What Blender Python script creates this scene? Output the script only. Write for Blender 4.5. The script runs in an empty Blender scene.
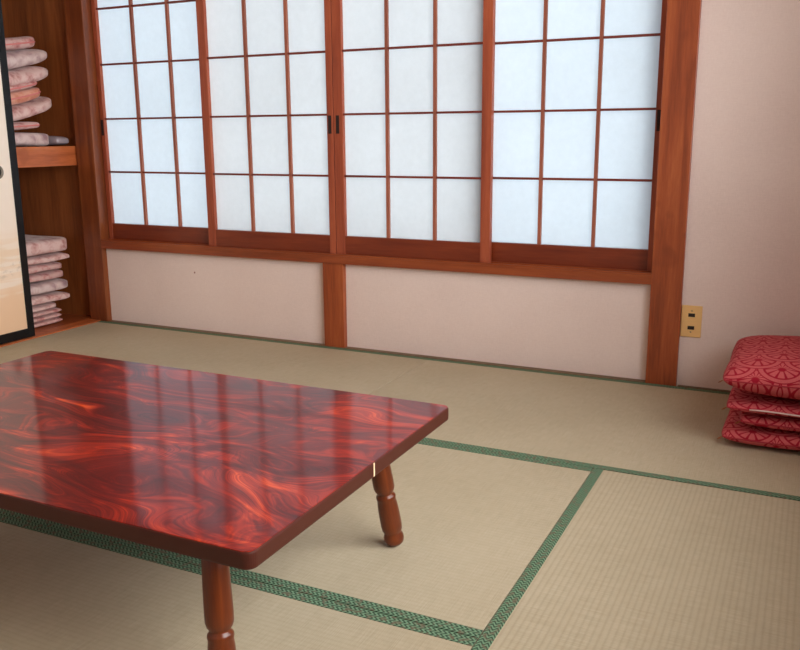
import bpy, bmesh, math, random
from mathutils import Vector, Matrix, noise
random.seed(4)
C = bpy.context.scene.collection
R = math.radians

# ------------------------------------------------------------------ nodes
class G:
    """small expression helper for shader node trees"""
    def __init__(s, name):
        s.m = bpy.data.materials.new(name); s.m.use_nodes = True
        s.nt = s.m.node_tree; s.n = s.nt.nodes; s.l = s.nt.links
        s.b = s.n['Principled BSDF']; s.out = s.n['Material Output']
        s.tc = s.n.new('ShaderNodeTexCoord')
    def put(s, sock, v):
        if isinstance(v, bpy.types.NodeSocket): s.l.new(v, sock)
        elif isinstance(v, (tuple, list)) and len(v) == 3 and sock.type == 'RGBA': sock.default_value = (*v, 1)
        else: sock.default_value = v
    def math(s, op, a, b=0.0, c=None, clamp=False):
        n = s.n.new('ShaderNodeMath'); n.operation = op; n.use_clamp = clamp
        s.put(n.inputs[0], a); s.put(n.inputs[1], b)
        if c is not None: s.put(n.inputs[2], c)
        return n.outputs[0]
    def map(s, scale=(1, 1, 1), rot=(0, 0, 0), loc=(0, 0, 0), src=None):
        n = s.n.new('ShaderNodeMapping'); s.l.new(src or s.tc.outputs['Object'], n.inputs[0])
        n.inputs['Scale'].default_value = scale; n.inputs['Rotation'].default_value = rot; n.inputs['Location'].default_value = loc
        return n.outputs[0]
    def noise(s, vec, scale=5, detail=3, rough=.5, dist=0):
        n = s.n.new('ShaderNodeTexNoise'); s.l.new(vec, n.inputs['Vector'])
        n.inputs['Scale'].default_value = scale; n.inputs['Detail'].default_value = detail
        n.inputs['Roughness'].default_value = rough; n.inputs['Distortion'].default_value = dist
        return n.outputs['Fac']
    def voronoi(s, vec, scale=5, feat='F1'):
        n = s.n.new('ShaderNodeTexVoronoi'); n.feature = feat; s.l.new(vec, n.inputs['Vector']); n.inputs['Scale'].default_value = scale
        return n.outputs['Distance']
    def sep(s, vec):
        n = s.n.new('ShaderNodeSeparateXYZ'); s.l.new(vec, n.inputs[0]); return n.outputs
    def comb(s, x, y, z):
        n = s.n.new('ShaderNodeCombineXYZ')
        for i, v in enumerate((x, y, z)): s.put(n.inputs[i], v)
        return n.outputs[0]
    def ramp(s, f, stops, interp='LINEAR'):
        n = s.n.new('ShaderNodeValToRGB'); s.put(n.inputs[0], f); e = n.color_ramp.elements; n.color_ramp.interpolation = interp
        while len(e) < len(stops): e.new(.5)
        for q, (p, c) in zip(e, stops): q.position = p; q.color = (*c, 1)
        return n.outputs[0]
    def mix(s, f, a, b, mode='MIX'):
        n = s.n.new('ShaderNodeMix'); n.data_type = 'RGBA'; n.blend_type = mode
        s.put(n.inputs[0], f); s.put(n.inputs[6], a); s.put(n.inputs[7], b); return n.outputs[2]
    def bump(s, h, strength=.3, dist=.002):
        n = s.n.new('ShaderNodeBump'); n.inputs['Strength'].default_value = strength; n.inputs['Distance'].default_value = dist
        s.l.new(h, n.inputs['Height']); s.l.new(n.outputs[0], s.b.inputs['Normal'])
    def done(s, col, rough=.5, coat=0, coat_rough=.1, spec=.5, sheen=0):
        s.put(s.b.inputs['Base Color'], col); s.put(s.b.inputs['Roughness'], rough)
        s.b.inputs['Coat Weight'].default_value = coat; s.b.inputs['Coat Roughness'].default_value = coat_rough
        s.b.inputs['Specular IOR Level'].default_value = spec; s.b.inputs['Sheen Weight'].default_value = sheen
        return s.m

def srgb(r, g, b):
    f = lambda v: (v / 255 / 12.92) if v <= 10 else ((v / 255 + .055) / 1.055) ** 2.4
    return (f(r), f(g), f(b))

def wood(name, dark, mid, light, axis='Z', rough=.4, coat=.15, scale=1.0, knots=0.0, spec=.4):
    g = G(name); st = {'X': (1.2, 16, 16), 'Y': (16, 1.2, 16), 'Z': (16, 16, 1.2)}[axis]
    v = g.map([a * scale for a in st])
    n1 = g.noise(v, 1.6, 4, .55, .6); n2 = g.noise(g.map([a * 6 * scale for a in st]), 2.0, 2, .6)
    f = g.math('ADD', g.math('MULTIPLY', n1, .75), g.math('MULTIPLY', n2, .25))
    col = g.ramp(f, [(.3, dark), (.5, mid), (.7, light)])
    if knots:
        k = g.noise(g.map((3, 3, 3)), 3.2, 2, .5); k = g.math('GREATER_THAN', k, .69)
        k2 = g.ramp(g.noise(g.map((3, 3, 3)), 3.2, 1, .5), [(.63, (0, 0, 0)), (.7, (1, 1, 1))])
        col = g.mix(g.math('MULTIPLY', k2, knots), col, dark)
    g.bump(n2, .08, .001)
    return g.done(col, rough, coat, .25, spec)

M = {}
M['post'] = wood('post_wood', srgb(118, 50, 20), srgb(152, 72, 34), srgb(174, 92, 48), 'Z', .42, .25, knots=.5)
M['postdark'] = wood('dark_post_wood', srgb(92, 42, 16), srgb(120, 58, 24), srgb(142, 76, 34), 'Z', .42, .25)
M['beam'] = wood('beam_wood', srgb(112, 48, 20), srgb(140, 65, 30), srgb(160, 82, 40), 'X', .42, .25)
M['beamY'] = wood('threshold_wood', srgb(150, 72, 34), srgb(185, 98, 52), srgb(205, 118, 66), 'Y', .42, .2, knots=.5)
M['stile'] = wood('shoji_stile_wood', srgb(118, 50, 30), srgb(150, 70, 44), srgb(172, 88, 56), 'Z', .5, .1)
M['rail'] = wood('shoji_rail_wood', srgb(98, 34, 14), srgb(118, 46, 20), srgb(136, 58, 27), 'X', .4, .2)
M['muntin'] = wood('lit_muntin_wood', srgb(124, 68, 50), srgb(152, 86, 64), srgb(174, 104, 78), 'Z', .5, .05)  # vertical bars coloured paler than the cross bars to show their lit fronts
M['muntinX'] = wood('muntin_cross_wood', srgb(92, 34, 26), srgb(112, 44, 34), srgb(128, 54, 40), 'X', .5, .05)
M['ply'] = wood('closet_panel_wood', srgb(104, 52, 20), srgb(138, 74, 32), srgb(162, 92, 44), 'Z', .55, .05, scale=.8)
M['closetfloor'] = wood('closet_floor_wood', srgb(120, 54, 22), srgb(150, 74, 34), srgb(172, 92, 46), 'Y', .5, .1)
M['ceil'] = wood('ceiling_board_wood', srgb(150, 120, 92), srgb(178, 148, 116), srgb(196, 168, 138), 'X', .6, 0)
M['strip'] = wood('wall_foot_strip_wood', srgb(92, 66, 42), srgb(112, 82, 54), srgb(130, 98, 66), 'X', .5, .05)

def wallpaper():
    g = G('woven_wallpaper')
    a = g.noise(g.map((1, 1, 9)), 60, 3, .6); b = g.noise(g.map((9, 9, 1)), 60, 3, .6); c = g.noise(g.map(), 2.2, 3, .5)
    w = g.math('ADD', g.math('MULTIPLY', a, .5), g.math('MULTIPLY', b, .5))
    f = g.math('ADD', g.math('MULTIPLY', w, .6), g.math('MULTIPLY', c, .4))
    col = g.ramp(f, [(.3, srgb(216, 197, 190)), (.5, srgb(228, 210, 203)), (.7, srgb(236, 220, 213))])
    sp = g.voronoi(g.map(), 2.3); col = g.mix(g.math('LESS_THAN', sp, .012), col, srgb(150, 110, 100))
    g.bump(w, .25, .001)
    return g.done(col, .85, spec=.2)
M['wall'] = wallpaper()

def tatami(name, axis):
    """rush mat whose grooves run along `axis`, every 15 mm"""
    g = G(name); x, y, z = g.sep(g.tc.outputs['Object'])
    across = y if axis == 'X' else x; along = x if axis == 'X' else y
    groove = g.math('MULTIPLY', g.math('ADD', g.math('COSINE', g.math('MULTIPLY', across, 2 * math.pi / .0128)), 1), .5)
    groove = g.math('POWER', groove, 2.2)
    rush = g.noise(g.comb(g.math('MULTIPLY', across, 3.0), g.math('MULTIPLY', along, 170.0), 0), 4, 3, .6)
    big = g.noise(g.map((1, 1, 1)), 1.8, 4, .6)
    spots = g.noise(g.map((1, 1, 1)), 45, 3, .7)
    f = g.math('ADD', g.math('MULTIPLY', rush, .5), g.math('ADD', g.math('MULTIPLY', big, .3), g.math('MULTIPLY', spots, .2)))
    col = g.ramp(f, [(.3, srgb(163, 150, 124)), (.5, srgb(181, 168, 142)), (.7, srgb(195, 183, 159))])
    col = g.mix(g.math('MULTIPLY', groove, .20 if axis == 'Y' else .09), col, srgb(136, 118, 92))
    h = g.math('SUBTRACT', g.math('MULTIPLY', rush, .15), groove)
    g.bump(h, .30 if axis == 'Y' else .12, .001)
    return g.done(col, .62, spec=.25)
M['tatX'] = tatami('rush_mat_long_x', 'X'); M['tatY'] = tatami('rush_mat_long_y', 'Y')

def heri(name, axis):
    g = G(name); x, y, z = g.sep(g.tc.outputs['Object'])
    u, v = (x, y) if axis == 'X' else (y, x)
    wav = g.math('SINE', g.math('ADD', g.math('MULTIPLY', u, 2 * math.pi / .0105), g.math('MULTIPLY', g.math('SINE', g.math('MULTIPLY', v, 2 * math.pi / .013)), 2.2)))
    big = g.noise(g.comb(u, v, 0), 75, 2, .5)
    f = g.math('MULTIPLY', g.math('ADD', wav, 1), .5)
    col = g.mix(f, srgb(46, 68, 52), srgb(120, 152, 122))
    col = g.mix(g.ramp(big, [(.52, (0, 0, 0)), (.64, (.75, .75, .75))]), col, srgb(112, 94, 78))
    g.bump(f, .3, .0008)
    return g.done(col, .8, spec=.15)
M['heriX'] = heri('mat_border_cloth_x', 'X'); M['heriY'] = heri('mat_border_cloth_y', 'Y')

def paper(name, c):
    g = G(name)
    f = g.noise(g.map((1, 1, 1)), 38, 4, .7); f2 = g.noise(g.map((1, 1, 1)), 2.2, 2, .5)
    k = g.math('ADD', g.math('MULTIPLY', f, .5), g.math('MULTIPLY', f2, .5))
    col = g.ramp(k, [(.35, tuple(.93 * a for a in c)), (.65, c)])
    d = g.n.new('ShaderNodeBsdfDiffuse'); t = g.n.new('ShaderNodeBsdfTranslucent'); m = g.n.new('ShaderNodeMixShader')
    g.l.new(col, d.inputs[0]); g.l.new(col, t.inputs[0]); m.inputs[0].default_value = .55
    g.l.new(d.outputs[0], m.inputs[1]); g.l.new(t.outputs[0], m.inputs[2]); g.l.new(m.outputs[0], g.out.inputs[0])
    g.n.remove(g.b); return g.m
M['paperA'] = paper('shoji_paper_bluer', (.70, .765, .81)); M['paperB'] = paper('shoji_paper_greyer', (.69, .73, .755))  # bluer, lighter sheet for the outer screens; slightly greyer one for the middle pair

def glass():
    g = G('window_glass'); t = g.n.new('ShaderNodeBsdfTransparent'); s = g.n.new('ShaderNodeBsdfGlossy'); m = g.n.new('ShaderNodeMixShader')
    t.inputs[0].default_value = (.96, .97, .97, 1); s.inputs['Roughness'].default_value = .02; m.inputs[0].default_value = .06
    g.l.new(t.outputs[0], m.inputs[1]); g.l.new(s.outputs[0], m.inputs[2]); g.l.new(m.outputs[0], g.out.inputs[0]); g.n.remove(g.b)
    return g.m
M['glass'] = glass()

def plain(name, c, rough=.5, coat=0, spec=.5, metal=0):
    g = G(name); n = g.noise(g.map(), 30, 2, .5); col = g.mix(g.math('MULTIPLY', n, .12), c, tuple(a * .6 for a in c))
    g.b.inputs['Metallic'].default_value = metal
    return g.done(col, rough, coat, .1, spec)
M['black'] = plain('black_lacquer', srgb(16, 16, 18), .4, .0, .3)
M['pullhole'] = plain('finger_pull_recess', srgb(38, 16, 12), .7)
M['alu'] = plain('brown_aluminium', srgb(96, 84, 74), .4, metal=.6)
M['ivory'] = plain('ivory_plastic', srgb(240, 196, 130), .38, .1)
M['slot'] = plain('dark_slot', srgb(30, 16, 14), .6)
M['mark'] = plain('grey_mark', srgb(130, 112, 84), .6)
M['bronze'] = plain('aged_bronze', srgb(132, 122, 108), .4, metal=.4)
M['bronzeD'] = plain('dark_bronze_recess', srgb(46, 40, 36), .4, metal=.6)
M['cord'] = plain('ochre_thread', srgb(150, 88, 48), .9)
M['white'] = plain('white_binding', srgb(236, 214, 208), .5)
M['edge'] = plain('table_edge_band', srgb(68, 28, 18), .45, .05, .3)
M['chip'] = plain('bare_board', srgb(232, 200, 160), .8)
M['film'] = plain('clear_bag_film', srgb(172, 160, 168), .25, .4)

def lacquer():
    g = G('swirled_red_lacquer')
    v = g.map((1.0, 2.3, 1.0), (0, 0, R(-4)), (.37, .1, 0))
    w1 = g.noise(v, 1.3, 2, .45); w2 = g.noise(g.map((1.0, 2.0, 1), (0, 0, R(5)), (3.1, 1.7, 0)), 1.5, 2, .5)
    vx, vy, vz = g.sep(v)
    ux = g.math('ADD', vx, g.math('MULTIPLY', g.math('SUBTRACT', w1, .5), 1.1))
    uy = g.math('ADD', vy, g.math('MULTIPLY', g.math('SUBTRACT', w2, .5), 1.6))
    field = g.math('ADD', g.math('MULTIPLY', g.noise(g.comb(ux, uy, 0.0), 1.7, 1.5, .5), 1.0), g.math('MULTIPLY', w2, .25))
    fine = g.noise(g.comb(g.math('MULTIPLY', field, 130.0), g.math('MULTIPLY', ux, 1.4), 0.0), 1.0, 3, .7)
    broad = g.noise(g.comb(g.math('MULTIPLY', field, 16.0), g.math('MULTIPLY', ux, 2.4), 2.0), 1.0, 3, .6)
    patch = g.noise(g.comb(g.math('MULTIPLY', ux, 1.6), g.math('MULTIPLY', uy, 2.0), 3.0), 3.6, 3, .6)
    wisp = g.noise(g.comb(g.math('MULTIPLY', ux, 3.0), g.math('MULTIPLY', uy, 13.0), 5.0), 1.6, 4, .65, .6)
    f = g.math('ADD', g.math('MULTIPLY', broad, .34), g.math('ADD', g.math('MULTIPLY', patch, .40), g.math('ADD', g.math('MULTIPLY', fine, .30), g.math('MULTIPLY', wisp, .30))))
    col = g.ramp(f, [(.56, srgb(70, 10, 12)), (.665, srgb(102, 16, 12)), (.75, srgb(156, 36, 14)), (.86, srgb(230, 90, 32))])
    return g.done(col, .4, .5, .085, .12)
M['lacquer'] = lacquer()
M['leg'] = wood('turned_leg_wood', srgb(74, 26, 6), srgb(102, 42, 10), srgb(126, 57, 15), 'Z', .32, .2)

def fan_cloth():
    """crimson damask: rows of overlapping round fans with petals"""
    g = G('crimson_fan_damask'); x, y, z = g.sep(g.tc.outputs['Object'])
    rad = .066; h = rad * .92
    u = x; v = g.math('MULTIPLY', g.math('ADD', y, z), -1.0)
    row = g.math('FLOOR', g.math('DIVIDE', v, h)); fr = g.math('SUBTRACT', v, g.math('MULTIPLY', row, h))
    def cand(dk):
        k = g.math('ADD', row, float(dk)); dv = g.math('ADD', fr, -dk * h)
        par = g.math('MULTIPLY', g.math('ABSOLUTE', g.math('MODULO', k, 2.0)), rad)
        t = g.math('ADD', g.math('SUBTRACT', u, par), rad)
        w = g.math('SUBTRACT', t, g.math('MULTIPLY', g.math('FLOOR', g.math('DIVIDE', t, 2 * rad)), 2 * rad))
        du = g.math('SUBTRACT', w, rad)
        d = g.math('SQRT', g.math('ADD', g.math('MULTIPLY', du, du), g.math('MULTIPLY', dv, dv)))
        ring = g.ramp(g.math('DIVIDE', d, rad), [(0, (0, 0, 0)), (.74, (0, 0, 0)), (.77, (1, 1, 1)), (.93, (1, 1, 1)), (.96, (0, 0, 0))])
        ang = g.math('ARCTAN2', du, g.math('SUBTRACT', g.math('ADD', dv, 0.0), rad * -.12))
        pet = g.math('ABSOLUTE', g.math('COSINE', g.math('MULTIPLY', ang, 6.0)))
        pet = g.ramp(pet, [(.3, (0, 0, 0)), (.55, (1, 1, 1))])
        inn = g.ramp(g.math('DIVIDE', d, rad), [(0, (0, 0, 0)), (.14, (0, 0, 0)), (.2, (1, 1, 1)), (.64, (1, 1, 1)), (.69, (0, 0, 0))])
        pat = g.math('MAXIMUM', ring, g.math('MULTIPLY', pet, inn))
        return pat, g.math('LESS_THAN', d, rad)
    pA, mA = cand(-1); pB, mB = cand(0); pC, _ = cand(1)
    m = g.mix(mB, pC, pB); m = g.mix(mA, m, pA)
    wv = g.noise(g.map((1, 1, 1)), 260, 2, .5)
    fac = g.math('MULTIPLY', m, g.math('ADD', .62, g.math('MULTIPLY', wv, .5)))
    col = g.mix(fac, srgb(160, 20, 44), srgb(204, 98, 100))
    g.bump(wv, .15, .0006)
    return g.done(col, .75, spec=.2)
M['fan'] = fan_cloth(); M['crimson'] = plain('crimson_plain_cloth', srgb(166, 26, 46), .6)

def floral(name, a, b, c, sc=22):
    g = G(name); v = g.map((1, 1, 1), (0, 0, 0), (random.random() * 5, random.random() * 5, 0))
    n = g.noise(v, sc, 3, .6, 1.2); w = g.voronoi(v, sc * .9)
    f = g.math('ADD', g.math('MULTIPLY', n, .7), g.math('MULTIPLY', w, .45))
    col = g.ramp(f, [(.38, a), (.52, b), (.66, c)])
    g.bump(g.noise(v, 14, 3, .6), .35, .006)
    return g.done(col, .75, spec=.25, sheen=.2)
PINKS = [floral('pale_rose_floral_cloth', srgb(186, 128, 124), srgb(212, 166, 160), srgb(226, 194, 188), 26),
         floral('dusty_pink_floral_cloth', srgb(176, 104, 104), srgb(202, 142, 136), srgb(214, 174, 168), 30),
         floral('mauve_white_floral_cloth', srgb(168, 132, 138), srgb(200, 170, 168), srgb(220, 198, 194), 18),
         floral('salmon_striped_cloth', srgb(200, 112, 92), srgb(216, 142, 116), srgb(224, 166, 144), 16)]
M['piping'] = plain('pink_piping', srgb(222, 132, 128), .6)

def landscape():
    g = G('mist_painted_door_paper'); x, y, z = g.sep(g.tc.outputs['Object'])
    st = g.noise(g.map((1, 2.2, 26)), 1.4, 3, .5, .4)
    zz = g.math('ADD', z, g.math('MULTIPLY', g.math('SUBTRACT', g.noise(g.map((1, 3, 1)), 2.0, 3, .5), .5), .10))
    zz = g.math('SUBTRACT', zz, g.math('MULTIPLY', y, .0))
    base = g.ramp(zz, [(.0, srgb(232, 194, 158)), (.20, srgb(236, 200, 166)), (.27, srgb(242, 218, 194)), (.40, srgb(238, 212, 184)), (.50, srgb(244, 228, 212)), (1.0, srgb(246, 234, 220))])
    band = g.ramp(zz, [(.19, (0, 0, 0)), (.23, (1, 1, 1)), (.42, (1, 1, 1)), (.5, (0, 0, 0))])
    s2 = g.ramp(st, [(.46, (0, 0, 0)), (.56, (1, 1, 1))])
    col = g.mix(g.math('MULTIPLY', g.math('MULTIPLY', band, s2), .6), base, srgb(246, 232, 218))
    hills = g.ramp(g.noise(g.map((1, 9, 14), (0, 0, 0), (0, 2, 1)), 3.0, 5, .7), [(.50, (0, 0, 0)), (.62, (1, 1, 1))])
    hb = g.ramp(zz, [(.27, (0, 0, 0)), (.30, (1, 1, 1)), (.33, (1, 1, 1)), (.37, (0, 0, 0))])
    col = g.mix(g.math('MULTIPLY', g.math('MULTIPLY', hb, hills), .35), col, srgb(176, 158, 144))
    return g.done(col, .6, spec=.3)
M['scene'] = landscape()

# ------------------------------------------------------------------ mesh helpers
def box(bm, x0, x1, y0, y1, z0, z1, mi=0):
    vs = [bm.verts.new(p) for p in [(x0, y0, z0), (x1, y0, z0), (x1, y1, z0), (x0, y1, z0), (x0, y0, z1), (x1, y0, z1), (x1, y1, z1), (x0, y1, z1)]]
    for q in [(0, 3, 2, 1), (4, 5, 6, 7), (0, 1, 5, 4), (1, 2, 6, 5), (2, 3, 7, 6), (3, 0, 4, 7)]:
        f = bm.faces.new([vs[i] for i in q]); f.material_index = mi
def obj(name, bm, mat, parent=None, loc=None, bevel=0, smooth=False, seg=2):
    me = bpy.data.meshes.new(name); bm.normal_update(); bm.to_mesh(me); bm.free()
    for m in (mat if isinstance(mat, list) else [mat]): me.materials.append(m)
    o = bpy.data.objects.new(name, me); C.objects.link(o)
    if smooth:
        for p in me.polygons: p.use_smooth = True
    if bevel:
        b = o.modifiers.new('bevel', 'BEVEL'); b.width = bevel; b.segments = seg; b.limit_method = 'ANGLE'; b.angle_limit = R(40)
    if parent: o.parent = parent
    if loc is not None: o.location = loc
    return o
def bx(name, dims, mat, parent=None, loc=None, bevel=0):
    bm = bmesh.new(); box(bm, *dims); return obj(name, bm, mat, parent, loc, bevel)
def struct(name, dims, mat, bevel=0, loc=None):
    """dims are absolute; the origin is moved to the base centre"""
    d = list(dims[0]) if isinstance(dims[0], (list, tuple)) else dims
    lst = dims if isinstance(dims[0], (list, tuple)) else [dims]
    cx = (min(q[0] for q in lst) + max(q[1] for q in lst)) / 2; cy = (min(q[2] for q in lst) + max(q[3] for q in lst)) / 2; cz = min(q[4] for q in lst)
    bm = bmesh.new()
    for q in lst: box(bm, q[0] - cx, q[1] - cx, q[2] - cy, q[3] - cy, q[4] - cz, q[5] - cz, q[6] if len(q) > 6 else 0)
    o = obj(name, bm, mat, None, (cx, cy, cz), bevel); o['kind'] = 'structure'; return o
def tag(o, label, cat, group=None):
    o['label'] = label; o['category'] = cat
    if group: o['group'] = group
    return o
def thing(name, label, cat, loc=(0, 0, 0), rot=(0, 0, 0), group=None):
    o = bpy.data.objects.new(name, None); C.objects.link(o); o.location = loc; o.rotation_euler = rot; o.empty_display_size = .1
    return tag(o, label, cat, group)
def copy_tree(o, parent=None):
    c = o.copy(); C.objects.link(c)
    if parent: c.parent = parent
    for ch in list(o.children): copy_tree(ch, c)
    return c
def lathe(bm, prof, n=28):
    rings = []
    for r, z in prof: rings.append([bm.verts.new((r * math.cos(2 * math.pi * i / n), r * math.sin(2 * math.pi * i / n), z)) for i in range(n)])
    for a, b in zip(rings, rings[1:]):
        for i in range(n): bm.faces.new((a[i], a[(i + 1) % n], b[(i + 1) % n], b[i]))
    bm.faces.new(rings[0][::-1]); bm.faces.new(rings[-1])
def tube(bm, pts, r, n=6, closed=False):
    rings = []; N = len(pts)
    for i, p in enumerate(pts):
        p = Vector(p); a = Vector(pts[(i - 1) % N] if closed or i else pts[0]); b = Vector(pts[(i + 1) % N] if closed or i < N - 1 else pts[-1])
        t = (b - a).normalized(); s = t.cross(Vector((0, 0, 1)))
        s = s.normalized() if s.length > 1e-4 else Vector((1, 0, 0)); w = s.cross(t)
        rings.append([bm.verts.new(p + r * (math.cos(2 * math.pi * k / n) * s + math.sin(2 * math.pi * k / n) * w)) for k in range(n)])
    for i in range(N if closed else N - 1):
        a, b = rings[i], rings[(i + 1) % N]
        for k in range(n): bm.faces.new((a[k], a[(k + 1) % n], b[(k + 1) % n], b[k]))
    if not closed: bm.faces.new(rings[0][::-1]); bm.faces.new(rings[-1])

# ------------------------------------------------------------------ room
XL, XR_, YF, H = -1.366, 2.225, -3.62, 2.42     # left closet line, right wall, front wall, ceiling
XT, XJ, YM = 1.3175, .4335, -.90
TH = .05
# floor: boarded sub floor; the mats the photo never shows are part of it
g_ = struct('floor', [(XL - .95, XR_ + .1, YF - .1, .3, -.12, -TH - .002, 0),
              (XL, -.4845, -2.7, YM - .001, -TH - .002, -.0005, 1), (XL, XR_, YF, -2.7015, -TH - .002, -.0005, 1)],
       [M['closetfloor'], M['tatX']])

def mat_piece(x0, x1, y0, y1, along, label):
    g = .0013; w, d = (x1 - x0) / 2 - g, (y1 - y0) / 2 - g
    bm = bmesh.new(); box(bm, -w, w, -d, d, 0, TH - .0005)
    o = obj('tatami_mat', bm, M['tatX' if along == 'X' else 'tatY'], None, ((x0 + x1) / 2, (y0 + y1) / 2, -TH), .0008)
    tag(o, label, 'tatami mat', 'rush mats covering the floor')
    b = .0265
    for s in (-1, 1):
        bm = bmesh.new()
        if along == 'X': box(bm, -w, w, s * d - (b if s > 0 else 0), s * d + (b if s < 0 else 0), TH - .002, TH + .0008)
        else: box(bm, s * w - (b if s > 0 else 0), s * w + (b if s < 0 else 0), -d, d, TH - .002, TH + .0008)
        q = obj('cloth_border', bm, M['heriX' if along == 'X' else 'heriY'], o, None, .0007); q['label'] = 'green patterned cloth border'
    return o
mat_piece(XL, XJ, YM, 0, 'X', 'pale rush floor mat along the window wall, next to the closet, left of the joint')
mat_piece(XJ, XR_, YM, 0, 'X', 'pale rush floor mat along the window wall that the red cushion stack stands on')
mat_piece(-.4825, XT, 2 * YM, YM, 'X', 'beige rush mat under the table, bordered in green, carrying the back right table leg')
mat_piece(XT, XR_, 3 * YM, YM, 'Y', 'ribbed rush mat at the bottom right corner, its grooves running away from the viewer')
mat_piece(-.4825, XT, 3 * YM, 2 * YM, 'X', 'rush mat at the bottom edge in front of the green strip, under the table shadow')

WB = .03          # wallpaper plane of the window wall
SZ0, SZ1 = .366, .408
WT = 1.80
# window wall: lower panels, right part, above the opening
struct('wall_back', [(-1.335, 1.30, WB, WB + .10, -TH, SZ0 + .01), (1.38, XR_ + .1, .018, WB + .10, -TH, H), (-1.335, 1.38, WB, WB + .10, WT + .05, H)], M['wall'])
struct('wall_right', [(XR_, XR_ + .1, -.75, .3, -TH, H), (XR_, XR_ + .1, YF - .1, -2.75, -TH, H), (XR_, XR_ + .1, -2.75, -.75, 2.0, H), (XR_, XR_ + .1, -2.75, -.75, -TH, .62)], M['wall'])
struct('wall_front', (XL - .1, XR_ + .1, YF - .1, YF, -TH, H), M['wall'])
struct('ceiling', (XL - .95, XR_ + .1, YF - .1, .3, H, H + .05), M['ceil'])
# left side: lintel above the closet and plain wall beyond it
struct('wall_left', [(XL - .1, XL - .01, YF, -1.93, -TH, H), (XL - .1, XL - .01, -1.93, 0, 1.86, H)], M['wall'])
# posts
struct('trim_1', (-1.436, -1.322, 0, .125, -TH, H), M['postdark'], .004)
struct('trim_2', (1.297, 1.406, -.001, .13, -TH, H), M['post'], .002)
struct('trim_3', (-.073, .026, .004, WB + .01, 0, SZ0 + .001), M['post'], .0015)
# sill with two tracks, head beam
struct('trim_4', [(-1.323, 1.2975, 0, .13, SZ0, SZ1 - .008), (-1.323, 1.2975, 0, .014, SZ1 - .008, SZ1), (-1.323, 1.2975, .047, .053, SZ1 - .008, SZ1), (-1.323, 1.2975, .088, .13, SZ1 - .008, SZ1)], M['beam'], .0012)
struct('trim_5', (-1.323, 1.2975, 0, .13, WT, WT + .06), M['beam'], .0015)
# foot strip between mats and wall
struct('baseboard_back', [(-1.322, 1.2975, .0005, WB, -TH, .002), (1.411, XR_, .0005, .02, -TH, .002)], M['strip'])
struct('baseboard_right', (XR_ - .012, XR_, YF, 0, 0, .03), M['strip'])

# closet: floor, shelf, side and back panels
struct('wall_closet', [(-2.27, -1.463, .045, .07, -TH, H), (-2.30, -2.27, YF, .07, -TH, H), (-1.463, -1.436, .07, .085, -TH, H)], M['ply'])
struct('trim_6', [(-2.27, -1.45, -1.93, .045, -TH - .001, .004)], M['closetfloor'])
struct('trim_7', [(-1.45, XL - .0005, -1.93, -.0005, -TH - .001, .004), ], M['beamY'], .001)
sh = bmesh.new()
box(sh, -.82, -.03, -1.9, .0, .06, .092); 
shelf = obj('closet_shelf', sh, M['ply'], None, (-1.445, .042, .7645), .001)
tag(shelf, 'thick wooden shelf inside the open closet, carrying the upper cushion stack', 'shelf')
sh = bmesh.new(); box(sh, -.03, .0, -1.9, .0, 0, .092); e = obj('front_rail', sh, M['beamY'], shelf, None, .002); e['label'] = 'orange-brown front rail with dark knots'

# ------------------------------------------------------------------ shoji screens
PW, PH, SF = .2074, .2491, .035          # pane pitch, pane height, stile width
def shoji(x0, x1, muntins, y, rows, label, pm, pull=None, sa=SF, sb=SF):
    """x0,x1 outer edges; muntins x positions; front face at y"""
    cx = (x0 + x1) / 2; t = .026; zb = SZ1 - .006; zt = WT - .002; z0 = .4835; zr = zt - .045
    base = thing('shoji_screen', label, 'shoji screen', (cx, y, zb), group='sliding paper screens of the window')
    L = lambda v: v - cx; Z = lambda v: v - zb
    for a, b in ((x0, x0 + sa), (x1 - sb, x1)): bx('stile', (L(a), L(b), 0, t, 0, Z(zt)), M['stile'], base, None, .0015)
    bx('bottom_rail', (L(x0 + sa), L(x1 - sb), .002, t - .002, 0.002, Z(z0)), M['rail'], base, None, .001)
    bx('top_rail', (L(x0 + sa), L(x1 - sb), .002, t - .002, Z(zr), Z(zt)), M['rail'], base, None, .001)
    for m in muntins: bx('vertical_muntin', (L(m) - .0062, L(m) + .0062, .004, .018, Z(z0), Z(zr)), M['muntin'], base)
    for k in range(1, rows): bx('cross_muntin', (L(x0 + sa), L(x1 - sb), .0055, .0175, Z(z0 + k * PH) - .0042, Z(z0 + k * PH) + .0042), M['muntinX'], base)
    bx('paper', (L(x0 + sa), L(x1 - sb), .0184, .0192, Z(z0), Z(zr)), pm, base)
    if pull is not None:
        bx('finger_pull', (L(pull) - .0075, L(pull) + .0075, -.0006, .002, Z(.905), Z(.978)), M['pullhole'], base)
    return base
YFt, YBk = .018, .054
w1 = shoji(-1.318, -.650, [-.880 - PW, -.880], YBk, 6, 'leftmost paper screen of the window, next to the closet post', M['paperA'], -1.3075, sa=.023)
w2 = shoji(-.682, -.0125, [-.0247 - 2 * PW, -.0247 - PW], YFt, 6, 'paper screen second from the left, right beside the left of the two middle stiles', M['paperB'], -.0285, sa=.040, sb=.030)
w3 = shoji(-.0095, .676, [.0247 + PW, .0247 + 2 * PW], YFt, 6, 'paper screen third from the left, its left stile meeting at the window centre', M['paperB'], .0085, sa=.042, sb=.040)
w4 = shoji(.630, 1.2955, [.8607, .8607 + PW], YBk, 6, 'rightmost paper screen of the window, against the wide wooden post', M['paperA'], 1.284, sb=.024)

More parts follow.
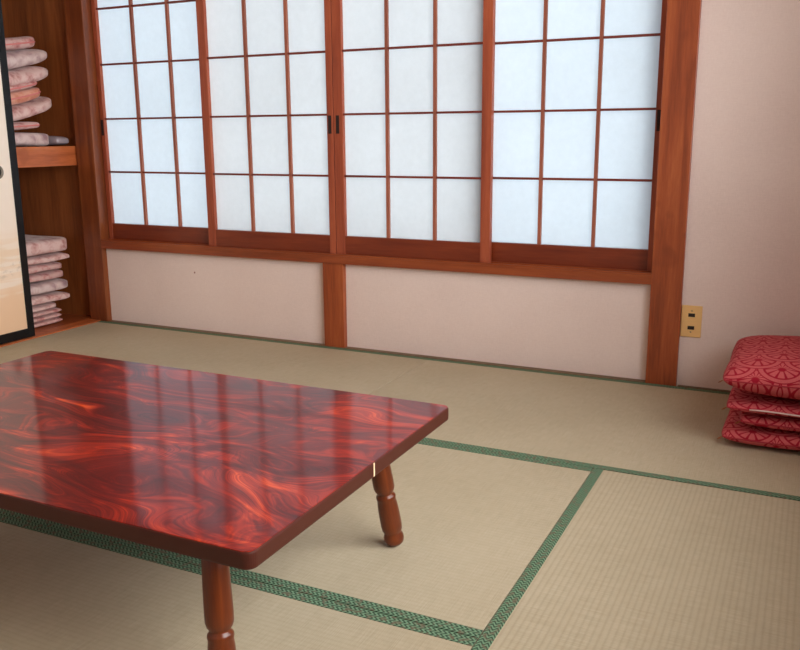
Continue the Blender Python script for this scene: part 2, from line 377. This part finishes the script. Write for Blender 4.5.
# right wall window (outside the frame, lights the room)
def glazed(name, dims_y, x, z0, z1, n):
    y0, y1 = dims_y; bm = bmesh.new(); f = .035; box(bm, x - .02, x + .02, y0, y1, z0, z0 + f); box(bm, x - .02, x + .02, y0, y1, z1 - f, z1)
    for k in range(n + 1):
        yy = y0 + (y1 - y0) * k / n; box(bm, x - .019, x + .019, max(y0, yy - f / 2), min(y1, yy + f / 2), z0 + f, z1 - f)
    o = obj(name, bm, M['alu'], None, None); o['kind'] = 'structure'
    q = bmesh.new(); box(q, x - .002, x + .002, y0 + .01, y1 - .01, z0 + .01, z1 - .01); obj('window_pane', q, M['glass'], o)
    return o
glazed('window_1', (-2.75, -.75), XR_ + .05, .62, 2.0, 2)

# ------------------------------------------------------------------ closet sliding doors
def fusuma(y0, y1, x, label, pull):
    base = thing('closet_door', label, 'sliding door', (x, (y0 + y1) / 2, .006)); w = (y1 - y0) / 2; f = .040; z1 = 1.80
    L = w
    bm = bmesh.new()
    bx('frame_stile', (-.011, .011, w - f * .9, w, 0, z1), M['black'], base, None, .0015)
    bx('frame_stile', (-.011, .011, -w, -w + f * .9, 0, z1), M['black'], base, None, .0015)
    bx('frame_rail', (-.0105, .0105, -w + f * .9, w - f * .9, 0, .042), M['black'], base, None, .001)
    bx('frame_rail', (-.0105, .0105, -w + f * .9, w - f * .9, z1 - .03, z1), M['black'], base, None, .001)
    p = bx('painted_panel', (-.007, .007, -w + f * .9, w - f * .9, .042, z1 - .03), M['scene'], base); p['label'] = 'cream and peach paper with pale mist bands'
    if pull is not None:
        bm = bmesh.new(); lathe(bm, [(.030, 0), (.030, .002), (.026, .0035), (.0225, .003), (.0215, .0006), (.001, .0006)], 32)
        h = obj('door_pull', bm, M['bronze'], base, (.0071, pull - (y0 + y1) / 2, .747), smooth=True); h.rotation_euler = (0, R(90), 0)
        bm = bmesh.new(); lathe(bm, [(.020, .0008), (.018, .0016), (.006, .002), (.001, .0022)], 24); obj('pull_cup', bm, M['bronzeD'], h, smooth=True)
    return base
fusuma(-1.30, -.393, -1.392, 'closet sliding door with black lacquer frame and cream mist-painted paper', -.500)

# lintel over closet
struct('trim_8', (-1.46, XL, -1.93, 0, 1.81, 1.86), M['beamY'], .001)
struct('trim_9', (-1.46, XL, -2.02, -1.93, -TH, H), M['post'], .002)

# ------------------------------------------------------------------ soft goods
def pillow_bm(lx, ly, T, e=.006, q=.5, pw=4.0, rnd=.25, seed=0, wob=.004, bend=None, N=26):
    """soft cushion: lx x ly plan, T thick in the middle, e thick at its seam, sitting on z=0"""
    bm = bmesh.new(); ts = [math.sin(math.pi / 2 * (2 * i / N - 1)) for i in range(N + 1)]
    def P(u, v, s):
        a, b = u, v
        k = 1 - (rnd if rnd > 0 else .12) * .40 * (abs(a) ** 5) * (abs(b) ** 5)
        inset = 1 - .035 * (1 - b * b) * abs(a) ** 4 if rnd < 0 else 1
        inset2 = 1 - .035 * (1 - a * a) * abs(b) ** 4 if rnd < 0 else 1
        f = (max(0, 1 - abs(a) ** pw) * max(0, 1 - abs(b) ** pw)) ** q
        x, y = a * k * lx / 2 * inset, b * k * ly / 2 * inset2
        z = s * (e / 2 + (T - e) / 2 * f)
        n = noise.noise(Vector((x * 7 + seed * 3.1, y * 7, s * 1.7 + seed))) * wob * (.3 + f)
        z += n
        x += noise.noise(Vector((y * 9, seed * 2.3, 4))) * wob * .8; y += noise.noise(Vector((x * 9, seed * 1.3, 9))) * wob * .8
        if bend: z += bend(x, y)
        return (x, y, z + T / 2)
    top = [[bm.verts.new(P(u, v, 1)) for v in ts] for u in ts]; bot = [[bm.verts.new(P(u, v, -1)) for v in ts] for u in ts]
    for i in range(N):
        for j in range(N):
            bm.faces.new((top[i][j], top[i + 1][j], top[i + 1][j + 1], top[i][j + 1]))
            bm.faces.new((bot[i][j], bot[i][j + 1], bot[i + 1][j + 1], bot[i + 1][j]))
    if not bend:
        lo = min(v.co.z for v in bm.verts); hi = max(v.co.z for v in bm.verts)
        for v in bm.verts: v.co.z = (v.co.z - lo) / (hi - lo) * T
    idx = [(i, 0) for i in range(N)] + [(N, j) for j in range(N)] + [(i, N) for i in range(N, 0, -1)] + [(0, j) for j in range(N, 0, -1)]
    loop = []
    for k in range(len(idx)):
        a = idx[k]; b = idx[(k + 1) % len(idx)]
        bm.faces.new((bot[a[0]][a[1]], bot[b[0]][b[1]], top[b[0]][b[1]], top[a[0]][a[1]]))
        loop.append((Vector(bot[a[0]][a[1]].co) + Vector(top[a[0]][a[1]].co)) / 2)
    return bm, loop

# crimson floor cushions at the right
def zabuton(x, y, z, w, d, T, label, seed, kind, e=.006, rot=0, pw=7, bend=None):
    bm, loop = pillow_bm(w, d, T, e, .5, pw, -.25, seed, .003, bend)
    o = obj('floor_cushion', bm, M['fan'], None, (x, y, z), smooth=True); o.rotation_euler = (0, 0, rot)
    tag(o, label, 'floor cushion', 'red floor cushions stacked by the wall')
    bm = bmesh.new(); tube(bm, loop, .0022, 6, True); s = obj('edge_seam', bm, M['crimson'], o, smooth=True)
    for sx in (-1, 1):
        c = Vector(loop[0] if sx < 0 else loop[26])
        bm = bmesh.new()
        for k in range(3):
            pts = [c + Vector((sx * t * (.010 + .003 * k), -t * .007 + .003 * k * t, -.006 * t * t - .002 * k * t)) for t in (0, .35, .7, 1)]
            tube(bm, pts, .0011, 5)
        q = obj('corner_thread', bm, M['cord'], o, smooth=True)
    return o, loop
zabuton(1.896, -.322, .003, .58, .525, .054, 'lowest of the four red fan-patterned floor cushions, on the mat', 1, 0)
zabuton(1.918, -.318, .057, .535, .51, .044, 'red fan-patterned floor cushion directly on top of the lowest one', 2, 0)
o3, lp = zabuton(1.893, -.322, .101, .56, .515, .036, 'red floor cushion second from the top with a white binding line along its front', 3, 0)
bm = bmesh.new()
front = [Vector(p) + Vector((0, -.0045, .002 + .0012 * math.sin(i))) for i, p in enumerate(lp[:27]) if p.x > -.225]
tube(bm, front, .0023, 6); q = obj('white_binding', bm, M['white'], o3, smooth=True); q['label'] = 'white binding strip on the front seam'
def dome(x, y): return -.0
zabuton(1.892, -.322, .137, .59, .53, .128, 'topmost red fan-patterned floor cushion, plump and domed', 4, 0, pw=3.6)

# pink bedding in the closet
def bedding(name, label, cat, y1, z0, T, mi, x1=-1.50, w=.40, d=.46, e=None, q=.5, rnd=.3, tilt=0, seed=0, wob=.006, pipe=False, group=None, bend=None, rotz=0, pw=12):
    """right end at y1, bottom at z0"""
    bm, loop = pillow_bm(w, d, T, e if e is not None else T * .35, q, pw, rnd, seed, wob, bend)
    o = obj(name, bm, PINKS[mi], None, (x1 - w / 2, y1 - d / 2, z0), smooth=True); o.rotation_euler = (tilt, 0, rotz)
    tag(o, label, cat, group)
    if pipe:
        bm = bmesh.new(); tube(bm, loop, .0038, 6, True); s = obj('piping', bm, M['piping'], o, smooth=True); s['label'] = 'pink piped edge'
    return o
GU = 'pink cushions piled on the closet shelf'; GL = 'pink folded bedding piled on the closet floor'
SH = .8565
def sag(k): return lambda x, y: k * y * abs(y)
def rise(h, p=1.2, y0=-.06): return lambda x, y: h * (max(0, y - y0) / (.23 - y0)) ** p
bedding('cushion', 'flat mauve-white cushion lying on the closet shelf at the bottom of the pile', 'cushion', -.055, SH, .069, 2, seed=11, group=GU)
bm, _ = pillow_bm(.24, .085, .050, .012, .5, 4, .2, 41, .006); f = obj('plastic_bag', bm, M['film'], None, (-1.62, -.009, SH), smooth=True)
tag(f, 'greyish clear plastic bag end poking out beside the lowest shelf cushion', 'plastic bag')
bedding('cushion', 'thin pink piped cushion just above the flat lowest one on the shelf', 'cushion', -.100, .9255, .032, 1, seed=12, e=.004, pipe=True, group=GU, bend=rise(.016))
thick = rise(.075)
bedding('folded_futon', 'thick pale folded cushion bulging out furthest right on the shelf pile', 'bedding', -.020, .958, .066, 0, seed=13, e=.01, group=GU, bend=thick, wob=.010, pw=10)
bedding('cushion', 'salmon orange cushion with piped rim in the middle of the shelf pile', 'cushion', -.080, 1.022, .060, 3, seed=14, e=.006, pipe=True, group=GU, bend=rise(.060), rotz=R(-3))
bedding('cushion', 'thin pink piped cushion under the two plump pale ones on the shelf', 'cushion', -.095, 1.082, .027, 1, seed=15, e=.006, pipe=True, group=GU, bend=rise(.055))
bedding('cushion', 'plump pale pink cushion third from the top of the shelf pile', 'cushion', -.020, 1.108, .080, 0, seed=16, e=.006, group=GU, pw=5, bend=rise(.055), rotz=R(2))
bedding('cushion', 'plump mauve-white cushion second from the top of the shelf pile', 'cushion', -.015, 1.187, .082, 2, seed=17, e=.006, group=GU, pw=5, bend=rise(.055))
bedding('cushion', 'topmost thin cushion of the shelf pile with a pink piped rim', 'cushion', -.080, 1.264, .054, 1, seed=18, e=.006, pipe=True, group=GU, bend=rise(.045))

def folded(label, y1, z0, layers, T, mi, seed):
    bm = bmesh.new(); t = T / layers
    for k in range(layers):
        b2, lp = pillow_bm(.40, .45 - .006 * (k % 2), t, .003, .5, 14, .12, seed + k, .002)
        for v in b2.verts: v.co.z += k * t
        me = bpy.data.meshes.new('layer'); b2.to_mesh(me); b2.free(); bm.from_mesh(me); bpy.data.meshes.remove(me)
    o = obj('folded_blanket', bm, PINKS[mi], None, (-1.70, y1 - .225, z0), smooth=True)
    return tag(o, label, 'blanket', GL)
folded('pink blanket folded in three at the very bottom of the lower closet pile', -.100, .0045, 3, .074, 1, 21)
bedding('cushion', 'short pale pink cushion right above the folded blanket at the pile bottom', 'cushion', -.106, .079, .026, 0, seed=22, group=GL, wob=.003)
bedding('cushion', 'flat pink cushion with a pointed corner sticking out low in the pile', 'cushion', -.040, .1055, .048, 0, seed=23, rnd=-.3, group=GL)
bedding('cushion', 'plump rounded cushion jutting right in the middle of the lower pile', 'cushion', -.020, .154, .062, 2, seed=24, group=GL, pw=6)
bedding('cushion', 'rounded pink cushion fourth from the top of the lower pile', 'cushion', -.040, .2165, .045, 1, seed=25, group=GL, pw=7)
bedding('cushion', 'pink cushion third from the top of the lower pile, set back a little', 'cushion', -.045, .262, .040, 1, seed=26, group=GL)
bedding('cushion', 'thin pale cushion with squared corner right under the top bedding piece', 'cushion', -.020, .3025, .038, 0, seed=27, rnd=-.2, group=GL)
bedding('folded_futon', 'thick folded pink futon lying on top of the lower closet pile', 'bedding', .008, .341, .080, 0, seed=28, q=.45, w=.62, pw=12, group=GL, wob=.004)

# ------------------------------------------------------------------ wall outlet
ol = thing('wall_outlet', 'ivory double wall outlet plate beside the wide wooden post', 'outlet', (1.4425, .0175, .2415))
bm = bmesh.new(); box(bm, -.035, .035, -.0045, 0, -.0575, .0575); pl = obj('cover_plate', bm, M['ivory'], ol)
b = pl.modifiers.new('b', 'BEVEL'); b.width = .0035; b.segments = 3
for s in (1, -1):
    so = bx('socket', (-.0165, .0165, -.0056, -.004, -.012, .012), M['ivory'], ol, (0, 0, .023 * s), .001)
    bx('socket_slots', (-.0115, .0115, -.0062, -.0050, -.0065, .0065), M['slot'], so, None, .0005)
    bm = bmesh.new(); box(bm, -.004, .004, -.0058, -.0050, -.0008, .0008); box(bm, -.0008, .0008, -.0058, -.0050, -.003, .003)
    obj('printed_mark', bm, M['mark'], so, (0, 0, .0155 * s))

# ------------------------------------------------------------------ low table
TX0, TX1, TY0, TY1, TZ = -.085, 1.1240, -2.2130, -1.4645, .32
tcx, tcy = (TX0 + TX1) / 2, (TY0 + TY1) / 2; hw, hd = (TX1 - TX0) / 2, (TY1 - TY0) / 2
table = thing('low_table', 'low table with glossy swirled red lacquer top and splayed turned wooden legs', 'table', (tcx, tcy, 0))
def rounded(hw, hd, r, n=8):
    out = []
    for cx, cy, a0 in ((hw - r, hd - r, 0), (-hw + r, hd - r, 90), (-hw + r, -hd + r, 180), (hw - r, -hd + r, 270)):
        for k in range(n + 1): a = R(a0 + 90 * k / n); out.append((cx + r * math.cos(a), cy + r * math.sin(a)))
    return out
def slab(prof, r):
    bm = bmesh.new(); rings = []
    for ins, z in prof: rings.append([bm.verts.new((x, y, z)) for x, y in rounded(hw - ins, hd - ins, r - ins)])
    n = len(rings[0])
    for a, b in zip(rings, rings[1:]):
        for i in range(n): bm.faces.new((a[i], a[(i + 1) % n], b[(i + 1) % n], b[i]))
    bm.faces.new(rings[0][::-1]); bm.faces.new(rings[-1]); return bm
top = obj('tabletop', slab([(.0022, TZ - .0015), (.0018, TZ - .0004), (.0026, TZ)], .018), M['lacquer'], table)
eb = obj('edge_band', slab([(.004, TZ - .030), (.0008, TZ - .028), (0, TZ - .025), (0, TZ - .004), (.0006, TZ - .002), (.0020, TZ - .0010)], .018), M['edge'], table)
for p in eb.data.polygons: p.use_smooth = False
bx('edge_seam', (hw - .0005, hw + .0006, -1.831 - tcy - .0022, -1.831 - tcy + .0022, TZ - .0265, TZ - .0012), M['chip'], table)['label'] = 'bare pale joint in the edge band'
bx('under_frame', (-hw + .07, hw - .07, -hd + .06, hd - .06, TZ - .042, TZ - .0301), M['leg'], table, None, .001)
def leg_bm():
    prof = [(.0005, 0), (.0145, 0.0005), (.0185, .005), (.0205, .012), (.0205, .020), (.0175, .0275), (.0172, .030), (.0205, .036), (.0215, .048),
            (.0210, .080), (.0202, .098), (.0190, .109), (.0192, .112), (.0200, .116), (.0192, .1205), (.0160, .1245), (.0158, .127), (.0190, .132), (.0212, .140), (.0214, .155), (.0200, .225), (.0178, .280)]
    prof = [(r * 1.10, z) for r, z in prof]; bm = bmesh.new(); lathe(bm, prof, 32); return bm
fx, fy = hw - .1045, hd - .071         # foot offsets from the centre
a = .035
leg0 = None
for sx in (1, -1):
    for sy in (1, -1):
        if leg0 is None: l = leg0 = obj('leg', leg_bm(), M['leg'], table, smooth=True)
        else: l = leg0.copy(); C.objects.link(l)
        l.parent = table; l.location = (sx * fx, sy * fy - (.013 if sy < 0 else 0), .0042)
        ax = Vector((-sx * a, -sy * a, .28)).normalized(); l.rotation_euler = Vector((0, 0, 1)).rotation_difference(ax).to_euler()

# ------------------------------------------------------------------ daylight
w = bpy.data.worlds.new('World'); bpy.context.scene.world = w; w.use_nodes = True; nt = w.node_tree; bgd = nt.nodes['Background']
tc = nt.nodes.new('ShaderNodeTexCoord'); sp = nt.nodes.new('ShaderNodeSeparateXYZ'); nt.links.new(tc.outputs['Generated'], sp.inputs[0])
rp = nt.nodes.new('ShaderNodeValToRGB'); mr = nt.nodes.new('ShaderNodeMapRange'); mr.inputs['From Min'].default_value = -1; mr.inputs['From Max'].default_value = 1
nt.links.new(sp.outputs['X'], mr.inputs['Value']); nt.links.new(mr.outputs[0], rp.inputs[0])
rp.color_ramp.elements[0].position = .66; rp.color_ramp.elements[0].color = (.92, 1.0, 1.08, 1)
rp.color_ramp.elements[1].position = .92; rp.color_ramp.elements[1].color = (10.6, 10.4, 10.3, 1)
nt.links.new(rp.outputs[0], bgd.inputs['Color']); bgd.inputs['Strength'].default_value = 1.5
def portal(loc, rot, sx, sy):
    l = bpy.data.lights.new('window_portal', 'AREA'); l.shape = 'RECTANGLE'; l.size = sx; l.size_y = sy; l.cycles.is_portal = True
    o = bpy.data.objects.new('window_portal', l); C.objects.link(o); o.location = loc; o.rotation_euler = rot
portal((XR_ + .09, -1.75, 1.31), (0, R(90), 0), 1.38, 2.0)
portal((0, .14, 1.1), (R(-90), 0, 0), 2.62, 1.42)

# ------------------------------------------------------------------ camera
cam = bpy.data.cameras.new('camera'); co = bpy.data.objects.new('camera', cam); C.objects.link(co); bpy.context.scene.camera = co
yaw, pit, rol, fpx = -.449248, .218692, -.006901, 854.946
f = Vector((math.sin(yaw) * math.cos(pit), math.cos(yaw) * math.cos(pit), -math.sin(pit)))
r = Vector((math.cos(yaw), -math.sin(yaw), 0)); u = r.cross(f)
r2 = math.cos(rol) * r + math.sin(rol) * u; u2 = -math.sin(rol) * r + math.cos(rol) * u
mt = Matrix((r2, u2, -f)).transposed().to_4x4(); mt.translation = (1.7999, -3.1205, .8978); co.matrix_world = mt
cam.sensor_width = 36; cam.lens = fpx / 800 * 36; cam.clip_start = .02
vs = bpy.context.scene.view_settings; vs.view_transform = 'Standard'; vs.look = 'None'; vs.gamma = 1; vs.exposure = -.08; vs.use_curve_mapping = False
